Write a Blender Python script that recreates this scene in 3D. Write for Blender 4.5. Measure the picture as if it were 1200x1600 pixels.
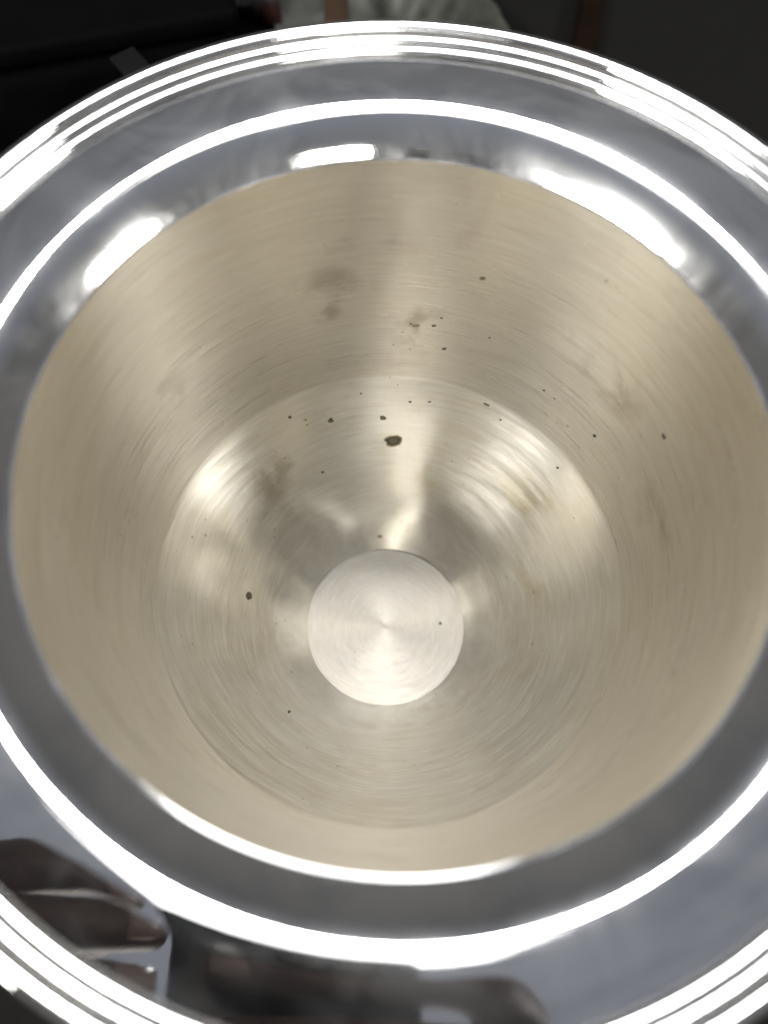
import bpy, bmesh, math, random
from mathutils import Vector, Matrix, noise

for o in list(bpy.data.objects): bpy.data.objects.remove(o)
sc = bpy.context.scene
COL = sc.collection
rnd = random.Random(7)
R = 0.085                                   # throat radius of the cooler, metres

# ------------------------------------------------------------------ camera
cam_d = bpy.data.cameras.new('camera'); cam = bpy.data.objects.new('camera', cam_d); COL.objects.link(cam)
PIT, YAW, ROLL = 1.212, -0.043, 0.049
fw = Vector((math.sin(YAW)*math.cos(PIT), math.cos(YAW)*math.cos(PIT), -math.sin(PIT)))
rt = Vector((math.cos(YAW), -math.sin(YAW), 0)); up = rt.cross(fw)
r2 = rt*math.cos(ROLL) + up*math.sin(ROLL); u2 = up*math.cos(ROLL) - rt*math.sin(ROLL)
CP = Vector((0, -0.841, 1.815))*R
CM = Matrix(((r2.x, u2.x, -fw.x, CP.x), (r2.y, u2.y, -fw.y, CP.y), (r2.z, u2.z, -fw.z, CP.z), (0, 0, 0, 1)))
cam.matrix_world = CM
cam_d.sensor_fit = 'VERTICAL'; cam_d.sensor_height = 36; cam_d.sensor_width = 27
cam_d.lens = 36*1200/1600
cam_d.clip_start = 0.001; cam_d.clip_end = 50
cam_d.dof.use_dof = True; cam_d.dof.focus_distance = 0.275; cam_d.dof.aperture_fstop = 5.5
sc.camera = cam

# ------------------------------------------------------------------ world and lamps
w = bpy.data.worlds.new('World'); sc.world = w; w.use_nodes = True
nt = w.node_tree; bg = nt.nodes['Background']
tc = nt.nodes.new('ShaderNodeTexCoord'); sx = nt.nodes.new('ShaderNodeSeparateXYZ')
rp = nt.nodes.new('ShaderNodeValToRGB')
nt.links.new(tc.outputs['Generated'], sx.inputs[0]); nt.links.new(sx.outputs['Z'], rp.inputs[0])
rp.color_ramp.elements[0].position = 0.0; rp.color_ramp.elements[0].color = (.115, .112, .108, 1)
rp.color_ramp.elements[1].position = 1.0; rp.color_ramp.elements[1].color = (.15, .160, .186, 1)
e_ = rp.color_ramp.elements.new(.65); e_.color = (.080, .079, .078, 1)
nt.links.new(rp.outputs[0], bg.inputs[0]); bg.inputs[1].default_value = 1.0

def area(name, loc, target, sx_, sy_, power, col):
    d = bpy.data.lights.new(name, 'AREA'); d.shape = 'RECTANGLE'; d.size = sx_; d.size_y = sy_
    d.energy = power; d.color = col
    o = bpy.data.objects.new(name, d); COL.objects.link(o); o.location = loc
    o.rotation_euler = (Vector(target)-Vector(loc)).to_track_quat('-Z', 'Y').to_euler()
    return o
area('ceiling_lamp', (-.05, .40, 2.0), (-.05, .40, 0), .44, .33, 1.9, (1, .985, .95))
area('ceiling_lamp', (-.02, .86, 2.0), (-.02, .86, 0), .30, .28, 8.5, (1, .985, .95))
area('window_lamp', (-1.05, -.95, 1.45), (0, 0, 0), .72, .15, 30, (1, .98, .92))
area('window_lamp', (1.6, -.30, 1.3), (0, 0, 0), .36, .30, 21, (1, .98, .92))
area('window_lamp', (.12, -1.50, 1.35), (0, 0, 0), .9, .30, 12, (1, .98, .92))
area('window_lamp', (.55, -1.25, 1.62), (0, 0, 0), .34, .10, 4, (1, .98, .92))

sc.view_settings.view_transform = 'Standard'; sc.view_settings.look = 'None'
sc.view_settings.exposure = 0.4; sc.view_settings.gamma = 1
sc.render.engine = 'CYCLES'
sc.cycles.max_bounces = 14; sc.cycles.glossy_bounces = 12; sc.cycles.diffuse_bounces = 4
sc.cycles.caustics_reflective = True; sc.cycles.blur_glossy = 1.0
sc.cycles.sample_clamp_indirect = 3
sc.cycles.use_denoising = True; sc.cycles.denoiser = 'OPENIMAGEDENOISE'; sc.cycles.denoising_prefilter = 'ACCURATE'; sc.cycles.denoising_input_passes = 'RGB_ALBEDO_NORMAL'
sc.cycles.use_adaptive_sampling = True; sc.cycles.adaptive_threshold = .02
sc.cycles.time_limit = 800

# ------------------------------------------------------------------ profile of the cooler's inside, in throat radii
def spline(pts, n):
    "Catmull-Rom through the profile points"
    out = []
    P = [Vector(p) for p in pts]; P = [P[0]*2-P[1]] + P + [P[-1]*2-P[-2]]
    for i in range(1, len(P)-2):
        for k in range(n):
            t = k/n; a, b, c, d = P[i-1:i+3]
            out.append(.5*((2*b)+(c-a)*t+(2*a-5*b+4*c-d)*t*t+(3*b-a-3*c+d)*t**3))
    out.append(P[-2]); return [(p[0], p[1]) for p in out]
wall_pts = [(.9915, -.0029), (.9905, -.03), (.988, -.10), (.985, -.30), (.972, -.60), (.957, -.90), (.945, -1.10), (.940, -1.150), (.9385, -1.168)]
bowl_pts = [(.9385, -1.168), (.9370, -1.180), (.9330, -1.194), (.926, -1.210), (.905, -1.250), (.855, -1.343), (.775, -1.50), (.69, -1.670), (.61, -1.815), (.545, -1.920), (.49, -1.988), (.445, -2.034), (.4020, -2.067)]
disc_pts = [(.0002, -2.0835), (.006, -2.0840), (.013, -2.0850), (.022, -2.0855), (.05, -2.086), (.15, -2.085), (.28, -2.079), (.37, -2.072), (.4025, -2.0685)]
def ray(px, py):
    "direction through a pixel of the 1200 x 1600 photograph"
    return (CM.to_3x3() @ Vector(((px-600)/1200, (800-py)/1200, -1))).normalized()
def hit(px, py):
    "point of the cooler's inside seen at that pixel"
    d = ray(px, py); best = None
    for pts in (wall_pts, bowl_pts, list(reversed(disc_pts))):
        s = spline(pts, 12)
        for (ra, za), (rb, zb) in zip(s, s[1:]):
            for k in range(1):
                lo, hi = (min(za, zb), max(za, zb))
                if hi-lo < 1e-9: continue
                # walk the ray through this height slab
                for zz in (za*.75+zb*.25, za*.25+zb*.75):
                    t = (zz*R-CP.z)/d.z
                    if t <= 0: continue
                    p = CP + d*t; rr = math.hypot(p.x, p.y)/R
                    want = ra+(rb-ra)*(zz-za)/(zb-za)
                    e = abs(rr-want)
                    if best is None or e < best[0]: best = (e, p, Vector((rb-ra, zb-za)).normalized())
    e, p, tg_ = best
    a = math.atan2(p.y, p.x); rad = Vector((math.cos(a), math.sin(a), 0)); tn = Vector((-math.sin(a), math.cos(a), 0))
    prof = (rad*tg_.x+Vector((0, 0, 1))*tg_.y).normalized(); nrm = tn.cross(prof).normalized()
    if nrm.dot(d) > 0: nrm = -nrm
    return p, tn, prof, nrm

# ------------------------------------------------------------------ node helpers
class NT:
    def __init__(s, name):
        s.m = bpy.data.materials.new(name); s.m.use_nodes = True; s.t = s.m.node_tree; s.n = s.t.nodes
        s.b = s.n['Principled BSDF']; s.out = s.n['Material Output']
    def new(s, t, **k):
        n = s.n.new(t)
        for a, v in k.items(): setattr(n, a, v)
        return n
    def put(s, inp, v):
        if hasattr(v, 'is_output'): s.t.links.new(v, inp)
        elif v is not None: inp.default_value = v
    def math(s, op, a, b=None, c=None, clamp=False):
        n = s.new('ShaderNodeMath', operation=op, use_clamp=clamp)
        for i, v in enumerate((a, b, c)): s.put(n.inputs[i], v)
        return n.outputs[0]
    def vmath(s, op, a, b=None, sc=None):
        n = s.new('ShaderNodeVectorMath', operation=op); s.put(n.inputs[0], a)
        if b is not None: s.put(n.inputs[1], b)
        if sc is not None: s.put(n.inputs['Scale'], sc)
        return n.outputs['Value'] if op in ('LENGTH', 'DISTANCE', 'DOT_PRODUCT') else n.outputs[0]
    def noise(s, v, scale, detail=3, rough=.5, dist=0):
        n = s.new('ShaderNodeTexNoise'); s.put(n.inputs['Vector'], v); n.inputs['Scale'].default_value = scale
        n.inputs['Detail'].default_value = detail; n.inputs['Roughness'].default_value = rough; n.inputs['Distortion'].default_value = dist
        return n.outputs['Fac']
    def voro(s, v, scale, rand=1):
        n = s.new('ShaderNodeTexVoronoi'); s.put(n.inputs['Vector'], v); n.inputs['Scale'].default_value = scale
        n.inputs['Randomness'].default_value = rand
        return n.outputs['Distance'], n.outputs['Color']
    def ramp(s, f, a, b, lo=0., hi=1., smooth=True):
        n = s.new('ShaderNodeMapRange'); n.interpolation_type = 'SMOOTHSTEP' if smooth else 'LINEAR'
        for i, v in enumerate((f, a, b, lo, hi)): s.put(n.inputs[i], v)
        return n.outputs[0]
    def mix(s, f, a, b, blend='MIX'):
        n = s.new('ShaderNodeMix', data_type='RGBA', blend_type=blend)
        s.put(n.inputs[0], f); s.put(n.inputs[6], a); s.put(n.inputs[7], b); return n.outputs[2]
    def comb(s, x, y, z):
        n = s.new('ShaderNodeCombineXYZ')
        for i, v in enumerate((x, y, z)): s.put(n.inputs[i], v)
        return n.outputs[0]
    def bump(s, h, strength, dist, normal=None):
        n = s.new('ShaderNodeBump'); n.inputs['Strength'].default_value = strength; n.inputs['Distance'].default_value = dist
        s.put(n.inputs['Height'], h)
        if normal is not None: s.put(n.inputs['Normal'], normal)
        return n.outputs[0]
    def polar(s):
        "object position, unit radial direction x y, radius, running length along the profile"
        P = s.new('ShaderNodeTexCoord').outputs['Object']
        flat = s.vmath('MULTIPLY', P, (1, 1, 0)); r = s.vmath('LENGTH', flat); d = s.vmath('NORMALIZE', flat)
        q = s.new('ShaderNodeSeparateXYZ'); s.put(q.inputs[0], P); e = s.new('ShaderNodeSeparateXYZ'); s.put(e.inputs[0], d)
        return P, e.outputs[0], e.outputs[1], r, s.math('SUBTRACT', r, q.outputs[2])

def rgb(*c): return (c[0], c[1], c[2], 1)

def brushed(name, base, warm, dark, rough, aniso, lines, tarnish, speck, smudges=(), spin=1.0, lc=.2, fr=1.0):
    N = NT(name); P, dx, dy, r, s_ = N.polar()
    ws = N.math('MULTIPLY_ADD', N.noise(P, 9, 0), .008, s_)
    def pv(a, B, off=0):
        return N.comb(N.math('MULTIPLY_ADD', dx, a*spin, off), N.math('MULTIPLY', dy, a*spin), N.math('MULTIPLY', ws, B*fr))
    fine = N.noise(pv(5, 1900), 1, 3, .75)
    mid = N.noise(pv(2.2, 900, 9), 1, 2, .6)
    big = N.noise(P, 16, 3, .62, .4)
    cloud = N.noise(P, 42, 4, .6, .3)
    # short bright scuffs running with the brushing
    dd, dc = N.voro(pv(12, 3800, 3), 1)
    cell = N.new('ShaderNodeSeparateColor'); N.put(cell.inputs[0], dc)
    scuff = N.math('MULTIPLY', N.ramp(dd, .30, .08), N.ramp(cell.outputs[0], .82, .88))
    scuff = N.math('MULTIPLY', scuff, N.ramp(big, .46, .60))
    col = N.mix(N.ramp(big, .36, .66, 0, 1), rgb(*base), rgb(*warm))
    col = N.mix(N.math('MULTIPLY', N.ramp(cloud, .55, .80), tarnish), col, rgb(*dark))
    col = N.mix(N.ramp(fine, .30, .70, .0, .55), N.mix(lc, col, rgb(.42, .37, .29)), rgb(*[min(1, c*1.10) for c in base]))
    col = N.mix(N.ramp(mid, .36, .64, .13*lc/.2, 0), col, rgb(.52, .465, .375))
    for q_, rad_, lo_, c_ in smudges:                        # stains with a shape of their own
        dq = N.math('DIVIDE', N.vmath('DISTANCE', P, tuple(q_)), rad_)
        mk = N.math('MULTIPLY', N.ramp(dq, 1.0, .35), N.ramp(cloud, lo_, lo_+.16))
        col = N.mix(N.math('MULTIPLY', mk, .55), col, rgb(*c_))
    # pin-prick specks
    sd, s_c = N.voro(P, 330); sc_ = N.new('ShaderNodeSeparateColor'); N.put(sc_.inputs[0], s_c)
    size = N.ramp(sc_.outputs[1], .0, 1.0, .05, .20)
    sp = N.math('MULTIPLY', N.math('LESS_THAN', sd, size), N.math('GREATER_THAN', sc_.outputs[0], 1-speck))
    sp = N.math('MULTIPLY', sp, N.ramp(cloud, .46, .60))
    col = N.mix(N.math('MULTIPLY', sp, .5), col, rgb(.16, .13, .08))
    col = N.mix(N.math('MULTIPLY', scuff, .8), col, rgb(1, .98, .92))
    N.put(N.b.inputs['Base Color'], col)
    N.b.inputs['Metallic'].default_value = 1
    ro = N.math('ADD', N.ramp(mid, .25, .75, rough-.025, rough+.035), N.math('MULTIPLY', N.ramp(cloud, .5, .8), .08*tarnish))
    N.put(N.b.inputs['Roughness'], ro)
    N.b.inputs['Anisotropic'].default_value = aniso
    N.b.inputs['Anisotropic Rotation'].default_value = .25
    tg = N.new('ShaderNodeTangent', direction_type='RADIAL', axis='Z'); N.put(N.b.inputs['Tangent'], tg.outputs[0])
    h = N.math('MULTIPLY_ADD', mid, .12, N.math('MULTIPLY', fine, .10))
    h = N.math('MULTIPLY_ADD', N.noise(P, 30, 1, .5), 3.2/ (lines/.3), h)
    N.put(N.b.inputs['Normal'], N.bump(h, lines, .0004))
    return N.m

def polished(name, dull=1.0):
    N = NT(name); P, dx, dy, r, s_ = N.polar()
    smear = N.noise(P, 26, 5, .62, .8)
    sm2 = N.noise(N.comb(N.math('MULTIPLY', dx, 3.), N.math('MULTIPLY', dy, 3.), N.math('MULTIPLY', s_, 260)), 1, 4, .6)
    col = N.mix(N.ramp(smear, .42, .72), rgb(.90, .895, .885), rgb(.77, .78, .80))
    col = N.mix(N.ramp(sm2, .46, .72, 0, .6), col, rgb(.56, .575, .61))
    N.put(N.b.inputs['Base Color'], col)
    N.b.inputs['Metallic'].default_value = 1
    edge = N.ramp(r, R*1.045, R*1.0)                           # brush marks that ran over the throat edge
    sc2 = N.noise(N.comb(N.math('MULTIPLY', dx, 9.), N.math('MULTIPLY', dy, 9.), N.math('MULTIPLY', s_, 1500)), 1, 2, .6)
    ro = N.math('ADD', N.ramp(smear, .40, .78, .022, .022+.09*dull), N.ramp(sm2, .5, .8, 0, .04*dull))
    N.put(N.b.inputs['Roughness'], N.math('MULTIPLY_ADD', N.math('MULTIPLY', edge, N.ramp(sc2, .4, .6)), .07*dull, N.math('MULTIPLY_ADD', N.ramp(r, R*1.085, R*1.01), .02*dull, ro)))
    h = N.math('MULTIPLY_ADD', N.noise(P, 24, 1, .5), 1., N.math('MULTIPLY', sm2, .05))
    h = N.math('MULTIPLY_ADD', N.math('MULTIPLY', sc2, edge), .10*dull, h)
    bn = N.bump(h, .18, .0010); N.put(N.b.inputs['Normal'], bn)
    # thin hazy film over the mirror
    g = N.new('ShaderNodeBsdfAnisotropic'); N.put(g.inputs['Color'], col); g.inputs['Roughness'].default_value = .36; N.put(g.inputs['Normal'], bn)
    mx = N.new('ShaderNodeMixShader'); N.put(mx.inputs[0], N.ramp(smear, .42, .70, .02, .17))
    N.put(mx.inputs[1], N.b.outputs[0]); N.put(mx.inputs[2], g.outputs[0]); N.put(N.out.inputs['Surface'], mx.outputs[0])
    return N.m

def simple(name, col, rough=.5, metal=0., var=.25, scale=40, spec=.5, bump=.0, bscale=200, coat=0.):
    N = NT(name); P = N.new('ShaderNodeTexCoord').outputs['Object']
    n_ = N.noise(P, scale, 4, .6)
    N.put(N.b.inputs['Base Color'], N.mix(N.ramp(n_, .3, .7), rgb(*[c*(1-var) for c in col]), rgb(*[min(1, c*(1+var)) for c in col])))
    N.put(N.b.inputs['Roughness'], N.ramp(n_, .3, .7, max(.02, rough-.06), rough+.06))
    N.b.inputs['Metallic'].default_value = metal; N.b.inputs['Specular IOR Level'].default_value = spec
    N.b.inputs['Coat Weight'].default_value = coat
    if bump: N.put(N.b.inputs['Normal'], N.bump(N.noise(P, bscale, 3), bump, .001))
    return N.m

M = {}
ZB = 2.75*R                                   # throat height above the table
def sm(px, py, rad_, lo_, c_): return (hit(px, py)[0]+Vector((0, 0, ZB)), rad_, lo_, c_)
GR, YL = (.40, .34, .26), (.62, .53, .32)
M['wall'] = brushed('brushed_tarnished_silver_wall', (.92, .88, .81), (.895, .845, .745), (.56, .49, .40), .29, .93, .20, .65, .11,
    [sm(520, 445, .011, .40, GR), sm(505, 490, .008, .42, GR), sm(960, 600, .016, .42, GR), sm(1040, 790, .016, .44, GR), sm(680, 520, .020, .52, GR), sm(240, 640, .02, .46, GR)])
M['bowl'] = brushed('brushed_tarnished_silver_bowl', (.925, .90, .84), (.89, .84, .735), (.56, .50, .38), .30, .94, .30, .5, .24,
    [sm(820, 800, .022, .40, YL), sm(850, 900, .020, .44, YL), sm(640, 730, .022, .46, YL), sm(430, 740, .016, .5, GR), sm(740, 1130, .012, .5, GR)])
M['disc'] = brushed('brushed_silver_disc', (.80, .79, .77), (.77, .76, .735), (.40, .38, .33), .44, .86, .55, .25, .06, spin=.8, lc=.60, fr=1.3)
M['polish'] = polished('polished_silver')
M['bead'] = polished('polished_silver_bead', .6)
M['spot'] = simple('dark_corrosion', (.075, .070, .048), .6, var=.5, scale=900, bump=.6, bscale=2500)
M['worn'] = simple('grey_green_corrosion', (.17, .17, .12), .6, var=.4, scale=1200)
M['halo'] = simple('brown_corrosion', (.30, .25, .15), .6, var=.5, scale=900)

# ------------------------------------------------------------------ mesh helpers
def obj(name, verts, faces, mat, parent=None, smooth=True):
    me = bpy.data.meshes.new(name); me.from_pydata(verts, [], faces); me.update()
    if smooth:
        for p in me.polygons: p.use_smooth = True
    o = bpy.data.objects.new(name, me); COL.objects.link(o)
    if mat: me.materials.append(mat)
    if parent: o.parent = parent
    return o
def tag(o, label=None, cat=None, group=None, kind=None):
    for k, v in (('label', label), ('category', cat), ('group', group), ('kind', kind)):
        if v: o[k] = v
    return o
def empty(name, loc):
    o = bpy.data.objects.new(name, None); COL.objects.link(o); o.location = loc; return o
def lathe(name, prof, mat, parent, n=256, closed=False, wob=0.0, z0=0.0, dent=0.0, knocks=()):
    "turn a profile given in throat radii around z; first point at r=0 closes the centre"
    V = []; F = []
    for i in range(n):
        a = 2*math.pi*i/n
        for r_, z_ in prof:
            rr = r_*R
            if wob:
                q = noise.noise(Vector((math.cos(a)*1.3, math.sin(a)*1.3, z_*1.2)))
                q2 = noise.noise(Vector((math.cos(a)*3.1+7, math.sin(a)*3.1, z_*2.)))
                rr *= 1 + (wob+dent*max(0, min(1, (-1.2-z_)/.4)))*(q+.4*q2)
            p_ = Vector((rr*math.cos(a), rr*math.sin(a), z_*R))
            for c_, sg, dp_ in knocks:                       # shallow dents beaten into the metal
                e_ = math.exp(-(p_-c_).length_squared/(2*sg*sg))
                if e_ > .003: p_ = p_ + Vector((math.cos(a)*.7, math.sin(a)*.7, -.7))*(dp_*e_)
            V.append((p_.x, p_.y, p_.z+z0))
    m = len(prof)
    for i in range(n):
        j = (i+1) % n
        for k in range(m if closed else m-1):
            l = (k+1) % m
            F.append((i*m+k, j*m+k, j*m+l, i*m+l))
    return obj(name, V, F, mat, parent)

# ------------------------------------------------------------------ the cooler
TABLE = -ZB
cooler = empty('wine_cooler', (0, 0, TABLE))
tag(cooler, 'silver plated wine cooler with polished flared rim and tarnished brushed inside', 'wine cooler')

flange_pts = [(1.000, -.0016), (1.010, .0080), (1.030, .0270), (1.052, .0460), (1.074, .0615), (1.096, .0730), (1.120, .0815), (1.145, .0868),
              (1.175, .0908), (1.215, .0945), (1.255, .0980), (1.296, .1015)]
lathe('rim_flange', spline(flange_pts, 8), M['polish'], cooler, 360, wob=.0012, z0=ZB)
lip = [(.9915, -.0028), (.9940, -.0024), (.9970, -.0020), (1.0004, -.0015)]
lathe('throat_lip', lip, M['bead'], cooler, 360, wob=.0012, z0=ZB)
def bead(rc, zc, a, b, tilt):
    p = []
    for i in range(28):
        t = 2*math.pi*i/28; x, y = a*math.cos(t), b*math.sin(t)
        p.append((rc+x*math.cos(tilt)-y*math.sin(tilt), zc+x*math.sin(tilt)+y*math.cos(tilt)))
    return lathe('rim_bead', p, M['bead'], cooler, 360, True, z0=ZB)
bead(1.306, .111, .015, .009, .42); bead(1.332, .125, .016, .011, .42); bead(1.363, .144, .022, .016, .36)

inner = [lathe('inner_wall', spline(wall_pts, 10), M['wall'], cooler, 360, wob=.0012, z0=ZB)]
inner.append(lathe('bowl_bottom', spline(bowl_pts, 10), M['bowl'], cooler, 360, wob=.0012, z0=ZB, dent=.016, knocks=[(hit(x_, y_)[0], sg_*R, dp_*R) for x_, y_, sg_, dp_ in ((450, 798, .08, .007), (488, 810, .08, .009), (524, 822, .075, .008), (662, 800, .10, .011), (430, 940, .08, .007), (434, 990, .08, .008), (456, 1045, .08, .007), (350, 870, .11, -.010), (780, 840, .11, -.008))]))
inner.append(lathe('centre_disc', spline(disc_pts, 6), M['disc'], cooler, 256, z0=ZB))
out_pts = [(1.374, .142), (1.34, .106), (1.20, .075), (1.09, .042), (1.03, -.03), (1.015, -.10), (1.01, -.3), (.995, -.8), (.972, -1.15)]
out_pts += [(r_+.035, z_-.035) for r_, z_ in bowl_pts[4:-1]]
out_pts += [(.40, -2.20), (.36, -2.28), (.35, -2.34), (.42, -2.44), (.62, -2.58), (.72, -2.64), (.735, -2.70), (.73, -2.75)]
lathe('outer_body', spline(out_pts, 5), M['polish'], cooler, 200, z0=ZB)

# ------------------------------------------------------------------ corrosion spots, each a thin raised crust on the surface
from mathutils.bvhtree import BVHTree
_v, _f = [], []
for o in inner:
    b_ = len(_v); _v += [v.co + Vector((0, 0, TABLE)) for v in o.data.vertices]; _f += [tuple(b_+i for i in p.vertices) for p in o.data.polygons]
BVH = BVHTree.FromPolygons(_v, _f)
def spot(px, py, w_, h_, ang=0, mat='spot', lift=.00010):
    "an uneven crust, laid point by point on the metal"
    n = 16; V = []; seed = Vector((px*.37, py*.21, 0)); ca, sa = math.cos(ang), math.sin(ang); T = Vector((0, 0, TABLE))
    for rr, hh in ((1, -.00003), (.86, .45*lift), (.5, lift), (.0, .6*lift)):
        for i in range(n if rr else 1):
            t = 2*math.pi*i/n; k = rr*(1+.45*noise.noise(seed+Vector((math.cos(t)*1.6, math.sin(t)*1.6, 0))))
            x, y = w_*.5*k*math.cos(t), h_*.5*k*math.sin(t)
            p, nr, _, _ = BVH.ray_cast(CP, ray(px+x*ca-y*sa, py-x*sa-y*ca))
            if nr.dot(p-CP) > 0: nr = -nr
            V.append(p+nr*hh*(1+.5*noise.noise(seed*3+Vector((x, y, 1))))-T)
    F = [(a*n+i, a*n+(i+1) % n, (a+1)*n+(i+1) % n, (a+1)*n+i) for a in (0, 1) for i in range(n)]
    F += [(2*n+i, 2*n+(i+1) % n, 3*n) for i in range(n)]
    o = obj('corrosion_spot', V, F, M[mat], cooler)
    if mat == 'spot' and w_ > 7:                               # worn paler middle
        o.data.materials.append(M['worn'])
        for i, p in enumerate(o.data.polygons):
            if i >= 2*n and noise.noise(seed+Vector((i*.9, 0, 5))) > -.15: p.material_index = 1
    return o
for a in [(615, 689, 31, 19, .15), (598, 653, 12, 8), (517, 657, 10, 9), (389, 931, 10, 15), (754, 435, 11, 6)]:
    spot(*a, **({} if len(a) == 5 else {}), mat='halo', lift=.00003)
for a in [(615, 689, 25, 14, .15), (598, 653, 10, 6), (517, 657, 8, 7), (453, 652, 6, 5), (389, 931, 8, 13), (760, 632, 12, 4, -.4),
          (688, 974, 5, 5), (564, 615, 4, 3), (641, 628, 5, 4), (871, 731, 5, 4, -.6), (754, 435, 9, 5), (1037, 682, 5, 11, .4), (929, 681, 6, 6, -.5),
          (504, 738, 5, 4), (694, 545, 8, 5), (678, 509, 8, 4), (452, 1112, 5, 5),
          (782, 656, 4, 3), (671, 628, 6, 3), 
          (642, 506, 5, 3), (690, 497, 5, 3), (765, 528, 4, 3), (850, 610, 4, 3)]:
    spot(*a)
for a in [(594, 838, 8, 5), (477, 656, 6, 4), (480, 664, 5, 3), (650, 509, 14, 5)]:
    spot(*a, mat='halo', lift=.00003) if len(a) == 5 else spot(a[0], a[1], a[2], a[3], 0, 'halo', .00003)

# ------------------------------------------------------------------ table and what stands behind the cooler
def box(name, c, s, mat, parent=None, bev=.004, rz=0, tilt=0):
    bm = bmesh.new(); bmesh.ops.create_cube(bm, size=1)
    for v in bm.verts: v.co = Vector((v.co.x*s[0], v.co.y*s[1], v.co.z*s[2]))
    if bev: bmesh.ops.bevel(bm, geom=bm.edges[:], offset=bev, segments=3, profile=.5, affect='EDGES')
    bmesh.ops.transform(bm, matrix=Matrix.Translation(c) @ Matrix.Rotation(rz, 4, 'Z') @ Matrix.Rotation(tilt, 4, 'X'), verts=bm.verts)
    me = bpy.data.meshes.new(name); bm.to_mesh(me); bm.free()
    for p in me.polygons: p.use_smooth = True
    me.materials.append(mat); o = bpy.data.objects.new(name, me); COL.objects.link(o)
    if parent: o.parent = parent
    return o
M['cloth'] = simple('charcoal_cloth', (.0038, .0036, .0034), .9, var=.2, scale=60, bump=.15, bscale=900, spec=.2)
M['black'] = simple('black_plastic', (.0012, .0012, .0014), .8, var=.3, spec=.04)
M['wood'] = simple('brown_wood', (.045, .023, .011), .55, var=.4, scale=30, spec=.3)
M['paper'] = simple('grey_label', (.006, .006, .007), .9, var=.15, spec=.1)
M['glass'] = simple('frosted_grey_glass', (.036, .038, .031), .5, var=.35, scale=70, bump=.25, bscale=110, spec=.6)
M['rail'] = simple('dark_brown_wood', (.007, .0035, .002), .9, var=.4, scale=30, spec=.05)
M['wrap'] = (lambda N: (N.put(N.b.inputs['Base Color'], N.mix(N.ramp(N.noise(N.new('ShaderNodeTexCoord').outputs['Object'], 38, 2), .50, .58), rgb(.02, .02, .021), rgb(.04, .014, .012))), N.b.inputs['Roughness'].__setattr__('default_value', .3), N.m)[2])(NT('grey_red_wrapper'))
def fl(px, py, z): d = ray(px, py); t = (z-CP.z)/d.z; return CP+d*t
# table sheet
n = 40; V = []; F = []
for i in range(n+1):
    for j in range(n+1):
        x = -1.5+3*i/n; y = -1.2+3*j/n
        V.append((x, y, TABLE-.0015+.0012*noise.noise(Vector((x*9, y*9, 0)))))
for i in range(n):
    for j in range(n):
        a = i*(n+1)+j; F.append((a, a+n+1, a+n+2, a+1))
tab = obj('table_top', V, F, M['cloth']); tag(tab, kind='structure')

BZ = TABLE
def lying(name, p0, p1, width, thick, z, mat, parent=None):
    "a bar lying between two photo pixels at height z"
    a, b = fl(*p0, z), fl(*p1, z); c = (a+b)/2; d = b-a
    return box(name, c, (d.length, width, thick), mat, parent, min(width, thick)*.2, math.atan2(d.y, d.x))
# black case at the left
cs = fl(70, 30, BZ+.09)
case = empty('black_case', (cs.x, cs.y, BZ)); tag(case, 'black case with a small grey label standing behind the cooler, at left', 'case')
box('case_body', Vector((-.10, .06, .055)), (.34, .30, .11), M['black'], case, .012, .35)
box('case_lid', Vector((-.10, .06, .1165)), (.345, .305, .012), M['black'], case, .004, .35)
lb = fl(205, 100, BZ+.123); box('label', lb-Vector((cs.x, cs.y, BZ)), (.013, .018, .0012), M['paper'], case, .0004, .75)
# round pressed glass dish
dc_ = fl(505, 90, BZ+.045)
dish = empty('glass_dish', (dc_.x, dc_.y, BZ)); tag(dish, 'round grey pressed glass dish behind the far rim', 'dish')
dp = [(.0005, .10), (.5, .10), (.9, .13), (1.12, .30), (1.28, .50), (1.34, .56), (1.37, .56), (1.38, .53), (1.30, .44), (1.14, .22), (.92, .02), (.5, .0), (.0005, .0)]
V = []; F = []; nn = 160; pp = spline(dp, 5)
for i_ in range(nn):
    a_ = 2*math.pi*i_/nn
    for r_, z_ in pp:
        k_ = 1+.005*math.cos(a_*40)*max(0, min(1, (r_-.4)*2)); V.append((r_*R*k_*math.cos(a_), r_*R*k_*math.sin(a_), z_*R))
m__ = len(pp)
for i_ in range(nn):
    j_ = (i_+1) % nn
    for k_ in range(m__-1): F.append((i_*m__+k_, j_*m__+k_, j_*m__+k_+1, i_*m__+k_+1))
obj('bowl', V, F, M['glass'], dish)
# wooden slat resting across the dish
a_, b_ = fl(524, 36, BZ+.060), fl(532, -140, BZ+.060)
slat = lying('wooden_stick', (524, 60), (533, -160), .0135, .006, BZ+.058, M['wood'])
tag(slat, 'narrow brown wooden stick lying across the glass dish', 'stick')
rail = lying('wooden_rail', (905, 120), (945, -120), .016, .012, BZ+.0065, M['rail'])
tag(rail, 'thin dark brown rail lying on the charcoal cloth, behind the cooler at right', 'rail')
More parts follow.
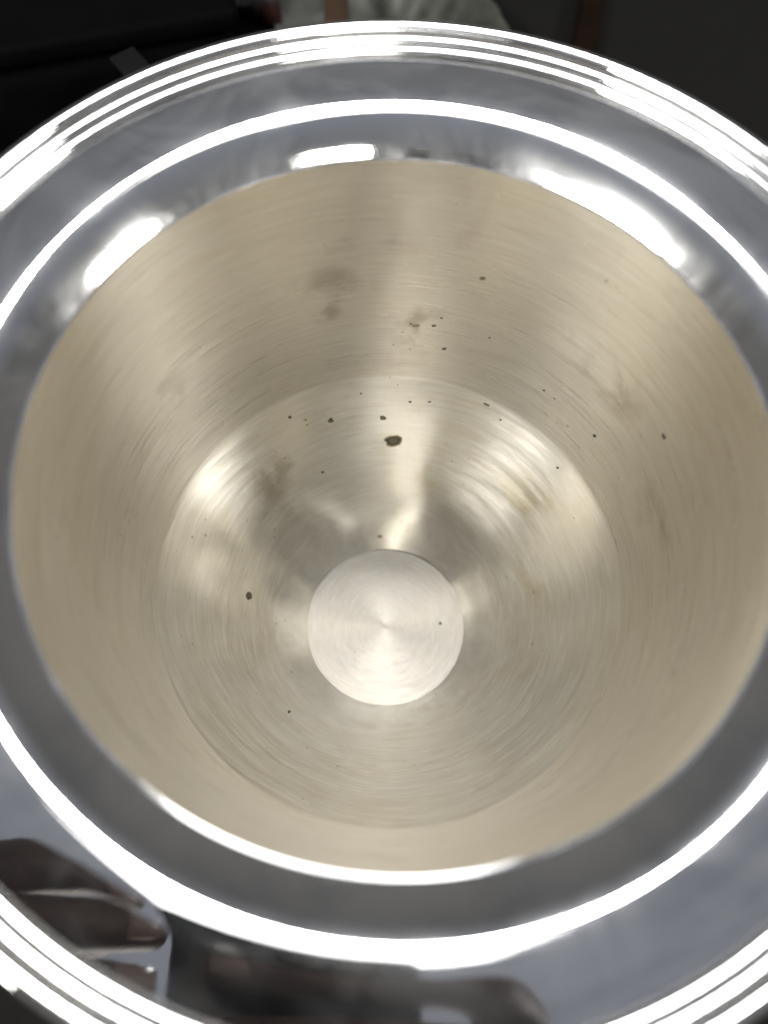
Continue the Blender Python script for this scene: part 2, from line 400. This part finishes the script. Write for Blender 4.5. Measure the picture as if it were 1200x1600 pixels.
# creased packet between the case and the dish
pk = fl(315, 10, BZ+.05)
V = []; F = []
for i_ in range(13):
    for j_ in range(13):
        u_, v_ = i_/6-1, j_/6-1
        V.append((u_*.035, v_*.05, .085+.012*(1-u_*u_)*(1-v_*v_)+.006*noise.noise(Vector((u_*2.2, v_*2.2, 3)))))
for i_ in range(12):
    for j_ in range(12): a_ = i_*13+j_; F.append((a_, a_+13, a_+14, a_+1))
pack = empty('packet', (pk.x, pk.y, BZ)); pack.rotation_euler = (0, 0, .5); tag(pack, 'dull grey and red crumpled packet between the black case and glass dish', 'packet')
o = obj('wrapper', V, F, M['wrap'], pack); s_ = o.modifiers.new('Solidify', 'SOLIDIFY'); s_.thickness = .02; s_.offset = -1
box('packet_box', Vector((0, 0, .031)), (.066, .096, .062), M['black'], pack, .003)

# ------------------------------------------------------------------ phone held over the cooler, seen in the polished rim
M['navy'] = simple('dark_blue_glass', (.012, .020, .040), .22, var=.1, spec=.5, coat=.3)
M['lens'] = simple('black_lens_glass', (.004, .004, .006), .05, spec=.7)
M['steel'] = simple('dark_blue_metal', (.05, .06, .09), .3, metal=1., var=.1)
M['screen'] = simple('black_screen_glass', (.008, .008, .010), .08)
phone = empty('smartphone', (0, 0, 0)); phone.matrix_world = CM
tag(phone, 'dark blue phone held above the rim, seen only mirrored in it', 'phone')
def rbox(name, x0, x1, y0, y1, z0, z1, rad, mat, parent):
    bm = bmesh.new(); bmesh.ops.create_cube(bm, size=1)
    for v in bm.verts: v.co = Vector(((x0+x1)/2+v.co.x*(x1-x0), (y0+y1)/2+v.co.y*(y1-y0), (z0+z1)/2+v.co.z*(z1-z0)))
    ed = [e for e in bm.edges if abs(e.verts[0].co.z-e.verts[1].co.z) > 1e-6]
    bmesh.ops.bevel(bm, geom=ed, offset=rad, segments=8, profile=.5, affect='EDGES')
    ed = [e for e in bm.edges if abs(e.verts[0].co.z-e.verts[1].co.z) < 1e-6 and len(e.link_faces) == 2 and any(len(f.verts) > 8 for f in e.link_faces)]
    bmesh.ops.bevel(bm, geom=ed, offset=min(.0012, (z1-z0)*.3), segments=2, profile=.5, affect='EDGES')
    me = bpy.data.meshes.new(name); bm.to_mesh(me); bm.free(); me.materials.append(mat)
    for p in me.polygons: p.use_smooth = len(p.vertices) < 8
    o = bpy.data.objects.new(name, me); COL.objects.link(o); o.parent = parent; return o
rbox('phone_body', -.0555, .0160, -.131, .0160, .0045, .0125, .011, M['navy'], phone)
rbox('screen', -.0540, .0145, -.1295, .0145, .0126, .0130, .010, M['screen'], phone)
pl = rbox('camera_plate', -.0200, .0135, -.0210, .0135, .0026, .0044, .008, M['navy'], phone)
for lx, ly in ((0, 0), (0, -.0165), (-.0145, -.008)):
    V = []; F = []; m_ = 24
    for (rr, zz) in ((.0072, .0027), (.0072, .0012), (.0062, .0012), (.0060, .0020), (.0001, .0020)):
        for i in range(m_): t = 2*math.pi*i/m_; V.append((lx+rr*math.cos(t), ly+rr*math.sin(t), zz))
    for k in range(4):
        for i in range(m_): F.append((k*m_+i, k*m_+(i+1) % m_, (k+1)*m_+(i+1) % m_, (k+1)*m_+i))
    o = obj('lens', V, F, M['lens'], pl, smooth=False)

# ------------------------------------------------------------------ right hand round the phone (skinned from a joint graph, phone coordinates)
def skin_mat():
    N = NT('brown_skin'); P = N.new('ShaderNodeTexCoord').outputs['Object']
    a = N.noise(P, 60, 4, .6); b = N.voro(P, 900)[0]
    N.put(N.b.inputs['Base Color'], N.mix(N.ramp(a, .3, .7), rgb(.070, .040, .041), rgb(.11, .063, .062)))
    N.b.inputs['Roughness'].default_value = .5; N.b.inputs['Subsurface Weight'].default_value = 0.0
    N.put(N.b.inputs['Normal'], N.bump(N.math('ADD', a, N.math('MULTIPLY', b, .3)), .35, .0008))
    return N.m
M['skin'] = skin_mat(); M['nail'] = simple('pale_nail', (.30, .21, .20), .18, var=.08, coat=.5)
M['sleeve'] = simple('dark_navy_knit', (.015, .02, .035), .9, var=.3, scale=200, bump=.6, bscale=500)
def make_hand(side, ys, reach, off, label):
    "side +1: right hand, -1: left hand; joints in phone coordinates, u counts outward from the phone's middle line"
    def L(u, y, z): return Vector((-.020+side*(u+off), y, z))
    HW = CM @ L(.150, -.330, .130)
    hand = empty('hand', HW); HM = Matrix.Translation(-HW) @ CM
    tag(hand, label, 'hand', None)
    jt = {}; ed = []; rad = {}
    def J(n_, p, r_, prev=None):
        jt[n_] = p; rad[n_] = r_
        if prev: ed.append((prev, n_))
    ym = sum(ys)/4
    J('palm', L(.066, ym-.030, .024), .019); J('wrist', L(.082, ym-.075, .046), .023, 'palm'); J('elbow', L(.150, -.330, .130), .034, 'wrist')
    for k, y0 in enumerate(ys):
        f_ = 'f%d' % k; q = (.95, 1.05, 1.0, .82)[k]
        J(f_+'a', L(.064, y0-.008, .012), .0110, 'palm')
        J(f_+'b', L(.050, y0-.001, -.0095), .0092, f_+'a')
        J(f_+'c', L(.050-.026*q*reach, y0+.002, -.0080), .0084, f_+'b')
        J(f_+'d', L(.050-.040*q*reach, y0+.003, -.0055), .0074, f_+'c')
        J(f_+'e', L(.050-.047*q*reach, y0+.003, -.0035), .0056, f_+'d')
    J('t0', L(.058, ym, .032), .0135, 'palm'); J('t1', L(.040, ym+.018, .0285), .0105, 't0'); J('t2', L(.022, ym+.026, .0245), .0095, 't1'); J('t3', L(.010, ym+.030, .0225), .0070, 't2')
    names = list(jt); me = bpy.data.meshes.new('skin'); me.from_pydata([HM @ jt[n_] for n_ in names], [(names.index(a), names.index(b)) for a, b in ed], [])
    ho = bpy.data.objects.new('skin', me); COL.objects.link(ho); ho.parent = hand
    md = ho.modifiers.new('Skin', 'SKIN'); md.use_smooth_shade = True; md.branch_smoothing = .6
    for i, n_ in enumerate(names):
        me.skin_vertices[0].data[i].radius = (rad[n_], rad[n_]); me.skin_vertices[0].data[i].use_root = (n_ == 'palm')
    sb = ho.modifiers.new('Subdivision', 'SUBSURF'); sb.levels = 2; sb.render_levels = 2
    me.materials.append(M['skin'])
    for k in range(4):                                       # nails on the side of the fingertips that faces the cooler
        c, e = jt['f%dc' % k], jt['f%de' % k]; d_ = jt['f%dd' % k]; ax = (e-c).normalized(); out = Vector((0, 0, -1)); out = (out-ax*out.dot(ax)).normalized(); sd = ax.cross(out)
        V = []; F = []
        for i in range(7):
            for j in range(7):
                u_, v_ = i/3-1, j/3-1
                wd = .92*(1-.35*max(0, v_)**2); a_ = u_*wd; rr = .0077-.0012*max(0, v_)
                V.append(HM @ (d_+ax*(v_*.0058+.0012)+out*(rr*math.cos(a_))+sd*(rr*math.sin(a_)*.85)))
        for i in range(6):
            for j in range(6): a_ = i*7+j; F.append((a_, a_+7, a_+8, a_+1))
        o = obj('nail', V, F, M['nail'], ho); s_ = o.modifiers.new('Solidify', 'SOLIDIFY'); s_.thickness = .0006
    V = []; F = []; A, B = jt['wrist'], jt['elbow']; dr = (B-A).normalized(); e1 = dr.orthogonal().normalized(); e2 = dr.cross(e1)
    for i in range(18):
        for k in range(32):
            t = 2*math.pi*k/32; q = .030+.20*i/17; rr = .029+.012*i/17+.0016*math.sin(i*1.7+2*math.sin(t))
            V.append(HM @ (A+dr*q+(e1*math.cos(t)+e2*math.sin(t))*rr))
    for i in range(17):
        for k in range(32): F.append((i*32+k, i*32+(k+1) % 32, (i+1)*32+(k+1) % 32, (i+1)*32+k))
    o = obj('sleeve', V, F, M['sleeve'], hand); s_ = o.modifiers.new('Solidify', 'SOLIDIFY'); s_.thickness = .002
make_hand(-1, (-.006, -.0235, -.041, -.058), 1.0, .034, 'left hand holding the phone, its fingertips mirrored in the lower left rim')
make_hand(1, (-.034, -.055, -.075, -.093), 1.7, 0, 'right hand holding the phone, mirrored as a brown smear in the near rim')
